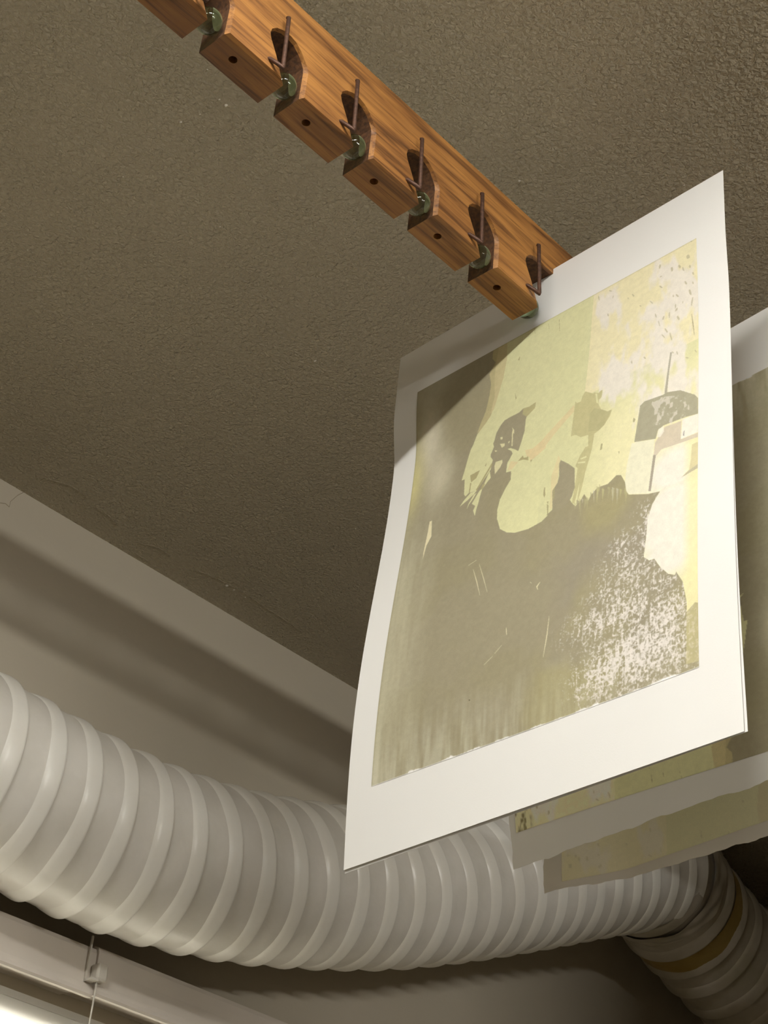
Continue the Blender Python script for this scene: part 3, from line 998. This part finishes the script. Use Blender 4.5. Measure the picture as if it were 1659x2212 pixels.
# ---- front print and the plain sheet behind it
p1 = thing('print', 'white-bordered olive and pale yellow print pinched under the rack bar', 'print', tuple(sheet1.point(0.5, 1.0)), 'prints drying on the rack')
paper_mesh(sheet1, p1, 'paper')
ink_mesh(sheet1, quad1, G, p1)

PYB = PY + 0.0005
c1b = np.array([on_y(px, py, PYB)[[0, 2]] for px, py in [(864, 790), (1556, 384), (1613, 1578), (742, 1886)]])
sheet1b = Sheet(PYB, c1b, lambda u, v: ease(v, 0.10, 0.26) * (0.0085 * np.clip(1 - u, 0, 1.2) ** 1.5 * np.sin(2 * math.pi * v) + 0.003 * u ** 3 * np.sin(2 * math.pi * v) + 0.002))
pb = thing('backing_sheet', 'plain white sheet hanging directly behind the front print', 'paper', tuple(sheet1b.point(0.5, 1.0)))
paper_mesh(sheet1b, pb, 'paper')

# ---- second print, hung upside down two notches further along
Y2 = WALL_Y + 2 * PITCH - 0.001
z = lambda h: CAMZ + h
def lower(px_l, px_r, y, x_right):
    a, b = on_y(*px_l, y), on_y(*px_r, y)
    t = (x_right - a[0]) / (b[0] - a[0])
    return (x_right, a[2] + (b[2] - a[2]) * t), (a[0], a[2])
br2, bl2 = lower((1110, 1880), (1659, 1683), Y2 + 0.017, -0.565)
c2 = np.array([(-1.035, z(1.195)), (-0.575, z(1.250)), br2, bl2])
sheet2 = Sheet(Y2, c2, lambda u, v: 0.020 * np.clip(v - 0.55, 0, 1) ** 2 / 0.2 * 1.0 - 0.004 * np.sin(3 * u + 1) * ease(v, 0.2, 1.0))
uvb = sheet2.uv(1100, 1806); uvb2 = sheet2.uv(1600, 1643)
wid = (quad1[1, 0] - quad1[0, 0]) * 0.96; hei = (quad1[3, 1] - quad1[0, 1]) * 1.04
kx = (uvb2 - uvb) / (uvb2[0] - uvb[0])
bl = uvb + np.array([0.022, 0.0]); br = bl + kx * wid; tl = bl + np.array([0.0, -hei]); tr = br + np.array([0.0, -hei])
quad2 = np.array([tl, tr, br, bl])
p2 = thing('print', 'olive print with torn lower edge hung upside down behind the front print', 'print', tuple(sheet2.point(0.5, 1.0)), 'prints drying on the rack')
paper_mesh(sheet2, p2, 'paper', 80, 110, deckle=0.0022, seed=3)
G2 = np.clip(G[::-1, ::-1][::2, ::2] * 1.2, 0, 0.85)
_h, _w, _ = G2.shape
_S, _T = np.meshgrid(np.linspace(0, 1, _w), np.linspace(0, 1, _h))
_mk = np.clip((fbm(_w, _h, 90, 40, 131, 3) - 0.47) * 6, 0, 1) * np.clip((0.065 - _S) * 60, 0, 1) * np.clip((_T - 0.90) * 30, 0, 1)
G2 = G2 * (1 - 0.8 * _mk[..., None]) + alb((120, 104, 62)) * 0.8 * _mk[..., None]
ink_mesh(sheet2, quad2, G2, p2)

# ---- third print, rearmost
Y3 = WALL_Y + 3 * PITCH - 0.001
br3, bl3 = lower((1200, 1942), (1659, 1802), Y3 + 0.012, -0.600)
c3 = np.array([(-1.045, z(1.200)), (-0.585, z(1.245)), br3, bl3])
sheet3 = Sheet(Y3, c3, lambda u, v: 0.015 * np.clip(v - 0.6, 0, 1) ** 2 / 0.16 - 0.022 * ease(0.24 - u, 0, 0.24) * ease(v, 0.72, 1.0))
uvb = sheet3.uv(1215, 1905); uvb2 = sheet3.uv(1580, 1800)
kx = (uvb2 - uvb) / (uvb2[0] - uvb[0])
bl = uvb; br = uvb + kx * wid; quad3 = np.array([bl + [0, -hei * .98], br + [0, -hei * .98], br, bl])
p3 = thing('print', 'pale yellow print with a curled corner, rearmost on the rack', 'print', tuple(sheet3.point(0.5, 1.0)), 'prints drying on the rack')
paper_mesh(sheet3, p3, 'paper_cream', 96, 110, deckle=0.002, seed=5)
G3 = G[::-1, ::-1][::3, ::3] * 0.55 + np.array([0.36, 0.34, 0.25])
ink_mesh(sheet3, quad3, G3, p3)


# ------------------------------------------------------------------ flexible hose along the wall
def hose(name, label, path, ring_s, r_wall, rib_h, mats, seg=72, rib_frac=0.42, onto=None):
    P = np.asarray(path)
    d = np.r_[0, np.cumsum(np.linalg.norm(np.diff(P, axis=0), axis=1))]
    s = np.arange(0, d[-1], 0.006)
    Q = np.stack([np.interp(s, d, P[:, i]) for i in range(3)], 1)
    # smooth the centre line a little
    for _ in range(6):
        Q[1:-1] = 0.25 * Q[:-2] + 0.5 * Q[1:-1] + 0.25 * Q[2:]
    T, N, B = frames(Q)
    t = onto or thing(name, label, 'hose', tuple(Q[len(Q) // 2] - np.array([0, 0, r_wall])))
    ring_s = np.asarray(ring_s, float)
    ph = np.interp(s, ring_s, np.arange(len(ring_s)))          # ring index along the hose
    V, F = [], []
    for i in range(len(s)):
        for k in range(seg):
            a = 2 * math.pi * k / seg
            q = (ph[i] - a / (2 * math.pi)) % 1.0
            r = r_wall - 0.0006 * math.sin(math.pi * min(1, q / (1 - rib_frac))) ** 2 + 0.0010 * math.sin(5 * a + 1.7 * ph[i])* math.sin(math.pi * q) ** 2
            V.append(Q[i] + r * (math.cos(a) * N[i] + math.sin(a) * B[i]))
    for i in range(len(s) - 1):
        for k in range(seg):
            k2 = (k + 1) % seg
            F.append((i * seg + k, i * seg + k2, (i + 1) * seg + k2, (i + 1) * seg + k))
    mesh_obj('hose_wall', V, F, mats[0], t, True)
    # the helical rib: a raised band whose far edge drops steeply
    prof = [(-rib_frac, -0.0015), (-rib_frac * .85, 0.22), (-rib_frac * .60, 0.55), (-rib_frac * .35, 0.82), (-rib_frac * .12, 0.98), (-rib_frac * .03, 1.0), (0.0, 0.9), (0.02, -0.0015)]
    V, F = [], []
    nt = len(ring_s) - 1
    steps = int(nt * seg)
    m = len(prof)
    for i in range(steps + 1):
        a = 2 * math.pi * i / seg
        base = i / seg
        for off, hh in prof:
            sv = np.interp(base + off, np.arange(len(ring_s)), ring_s)
            x = np.clip(sv / 0.006, 0, len(s) - 1.001)
            j = int(x); w = x - j
            c = Q[j] * (1 - w) + Q[j + 1] * w
            nn = N[j] * (1 - w) + N[j + 1] * w; bb = B[j] * (1 - w) + B[j + 1] * w
            r = r_wall + (rib_h * hh if hh > 0 else -0.003)
            V.append(c + r * (math.cos(a) * nn + math.sin(a) * bb))
    for i in range(steps):
        for k in range(m - 1):
            F.append((i * m + k, i * m + k + 1, (i + 1) * m + k + 1, (i + 1) * m + k))
    rb_ = mesh_obj('rib', V, F, mats[1], t, True)
    rb_.data.set_sharp_from_angle(angle=math.radians(40))
    return t, Q, (T, N, B)


axis = [(-260, 1545, -1.935), (-90, 1643, -1.935), (79, 1735, -1.935), (256, 1817, -1.930), (388, 1862, -1.925), (527, 1893, -1.92), (680, 1912, -1.915), (840, 1921, -1.91), (1000, 1912, -1.90), (1150, 1895, -1.885),
        (1250, 1880, -1.865), (1340, 1868, -1.845), (1420, 1862, -1.83)]
hp = catmull([on_x(a, b, c * K) for a, b, c in axis], 14)
dist = np.r_[0, np.cumsum(np.linalg.norm(np.diff(hp, axis=0), axis=1))]
def proj(p):
    q = ROT.T @ (np.asarray(p) - np.array([0, 0, CAMZ]))
    return CX + FPX * q[0] / -q[2], CY - FPX * q[1] / -q[2]
hx = np.array([proj(p)[0] for p in hp])
rings_px = [98, 181, 254, 330, 405, 479, 545, 611, 678, 740, 800, 857, 914, 967, 1019, 1068, 1114, 1161, 1202, 1245, 1282, 1323, 1365, 1398]
rs_ = list(np.interp(np.array(rings_px) - 22, hx, dist))
p0 = rs_[1] - rs_[0]
while rs_[0] > p0:
    rs_.insert(0, rs_[0] - p0)
while rs_[-1] + 0.05 < dist[-1]:
    rs_.append(rs_[-1] + 0.055)
# even out the spacing
rs_ = np.array(rs_)
for _ in range(3):
    rs_[1:-1] = 0.25 * rs_[:-2] + 0.5 * rs_[1:-1] + 0.25 * rs_[2:]
hoseA, QA, _ = hose('ventilation_hose', 'white ribbed ventilation hose sagging along the wall to a taped joint', hp, rs_, 0.1340 * K, 0.0050 * K, ('hose', 'rib'))

axis_b = [(1385, 1868, -1.84), (1425, 1900, -1.865), (1458, 1945, -1.885), (1500, 1995, -1.90), (1550, 2050, -1.905), (1650, 2152, -1.91), (1770, 2280, -1.915), (1900, 2420, -1.915)]
hb = catmull([on_x(a, b, c * K) for a, b, c in axis_b], 14)
db = np.r_[0, np.cumsum(np.linalg.norm(np.diff(hb, axis=0), axis=1))]
rb = np.arange(0, db[-1] - 0.01, 0.076)
hoseB, QB, FB = hose(None, None, hb, rb, 0.1345 * K, 0.0060 * K, ('hose_old_shaded', 'hose_old_shaded'), onto=hoseA)
# amber tape wound over the joint
def band(i0, i1, r, name, mat='tape', wr=0.0003):
    V, F = [], []
    seg = 64
    idx = list(range(i0, i1))
    for i in idx:
        for k in range(seg):
            a = 2 * math.pi * k / seg
            rr = r + wr * (math.sin(7 * a + i * 0.9) + math.sin(11 * a - i * 0.5))
            V.append(QB[i] + rr * (math.cos(a) * FB[1][i] + math.sin(a) * FB[2][i]))
    for i in range(len(idx) - 1):
        for k in range(seg):
            k2 = (k + 1) % seg
            F.append((i * seg + k, i * seg + k2, (i + 1) * seg + k2, (i + 1) * seg + k))
    mesh_obj(name, V, F, mat, hoseB, True)
band(8, 20, 0.1425 * K, 'joint_cuff', 'hose_old_shaded', 0.0012)
band(31, 41, 0.1345 * K + 0.0022, 'tape_band')

# ------------------------------------------------------------------ window blind at the lower left
RX = WALLX + 0.072              # face of the headrail
zt = on_x(0, 1952, RX); ztR = on_x(420, 2136, RX)
zl = on_x(0, 2080, RX + 0.004)[2]
rail_top = (zt[2] + ztR[2]) / 2
rail_bot = zl
seam = on_x(214, 2046, RX)[1]

def rail(y0, y1, dx, dz, label):
    t = thing('blind_headrail', label, 'headrail', (WALLX, (y0 + y1) / 2, rail_bot), 'headrails over the window')
    H = rail_top - rail_bot
    prof = [(0.0, H), (0.060, H), (0.068, H - 0.003), (0.071, H - 0.010), (0.072, H * 0.55), (0.0745, H * 0.22), (0.078, 0.008), (0.078, 0.003), (0.075, 0.0), (0.068, 0.0),
            (0.066, 0.004), (0.066, 0.016), (0.004, 0.016), (0.0, 0.016)]
    V, F = [], []
    for y in (y0, y1):
        V += [(WALLX + a + (dx if a > 0.001 else 0), y, rail_bot + b + dz) for a, b in prof]
    n = len(prof)
    for k in range(n):
        k2 = (k + 1) % n
        F.append((k, k2, n + k2, n + k))
    F.append(tuple(range(n))[::-1]); F.append(tuple(range(n, 2 * n)))
    mesh_obj('channel', V, F, 'rail', t)
    return t
railA = rail(0.35, seam - 0.0005, 0.0, 0.0, 'cream metal blind headrail ending at the small cord clip')
railB = rail(seam + 0.0005, 3.05, 0.003, 0.003, 'cream metal blind headrail running on under the hose past the clip')
# clip on the face of the second rail, with its pull cord
cp = on_x(214, 2102, RX + 0.012)
clip = thing('cord_clip', 'small white plastic cord clip hooked on the headrail joint', 'clip', tuple(cp))
v, f = box(cp[0] - 0.010, cp[0] + 0.008, cp[1] - 0.008, cp[1] + 0.010, cp[2] - 0.012, cp[2] + 0.012)
body = mesh_obj('clip_body', v, f, 'clip', clip)
bv = body.modifiers.new('bevel', 'BEVEL'); bv.width = 0.003; bv.segments = 2
v, f = merge(box(cp[0] - 0.008, cp[0] + 0.010, cp[1] - 0.017, cp[1] - 0.006, cp[2] - 0.015, cp[2] - 0.012), box(cp[0] - 0.010, cp[0] - 0.007, cp[1] - 0.017, cp[1] - 0.0145, cp[2] - 0.015, cp[2] + 0.05))
mesh_obj('hook', v, f, 'clip', clip)
c0 = cp + np.array([0.004, -0.004, -0.012])
pts = [c0 + np.array([0.001 * math.sin(i), 0, -0.06 * i]) for i in range(14)]
v, f = tube(pts, 0.0013, 8)
cord = mesh_obj('pull_cord', v, f, 'clip', None, True)
tag(cord, 'thin white pull cord hanging from the cord clip', 'cord')
# blind fabric below the rail
zb = on_x(0, 2128, WALLX + 0.012)[2]
v, f = merge(box(WALLX + 0.004, WALLX + 0.010, 0.55, 1.75, zb - 0.34, min(zb - 0.002, rail_bot - 0.001)), box(WALLX + 0.004, WALLX + 0.013, 0.55, 1.75, zb - 0.010, zb))
fab = mesh_obj('window_blind', v, f, 'blind')
win = bpy.data.objects.new('glow_window', None); C.objects.link(win); win.location = (WALLX, 1.15, zb - 0.32)  # unseen window added so its glowing pane brightens the blind
structure(win, 'added glowing window behind the white blind', 'window')
v, f = box(WALLX + 0.0005, WALLX + 0.0015, 0.62, 1.68, zb - 0.28, zb - 0.03)
mesh_obj('pane', v, f, 'daylight', win)
wy0, wy1, wz0, wz1 = 0.58, 1.72, zb - 0.32, zb - 0.012
v, f = merge(box(WALLX, WALLX + 0.003, wy0, 0.62, wz0, wz1), box(WALLX, WALLX + 0.003, 1.68, wy1, wz0, wz1), box(WALLX, WALLX + 0.003, 0.62, 1.68, wz0, zb - 0.28), box(WALLX, WALLX + 0.003, 0.62, 1.68, zb - 0.03, wz1))
mesh_obj('frame', v, f, 'clip', win)
tag(fab, 'white window blind hanging below the cream headrail', 'blind')
print('rail', rail_top - CAMZ, rail_bot - CAMZ, 'zb', zb - CAMZ, 'seam', seam)
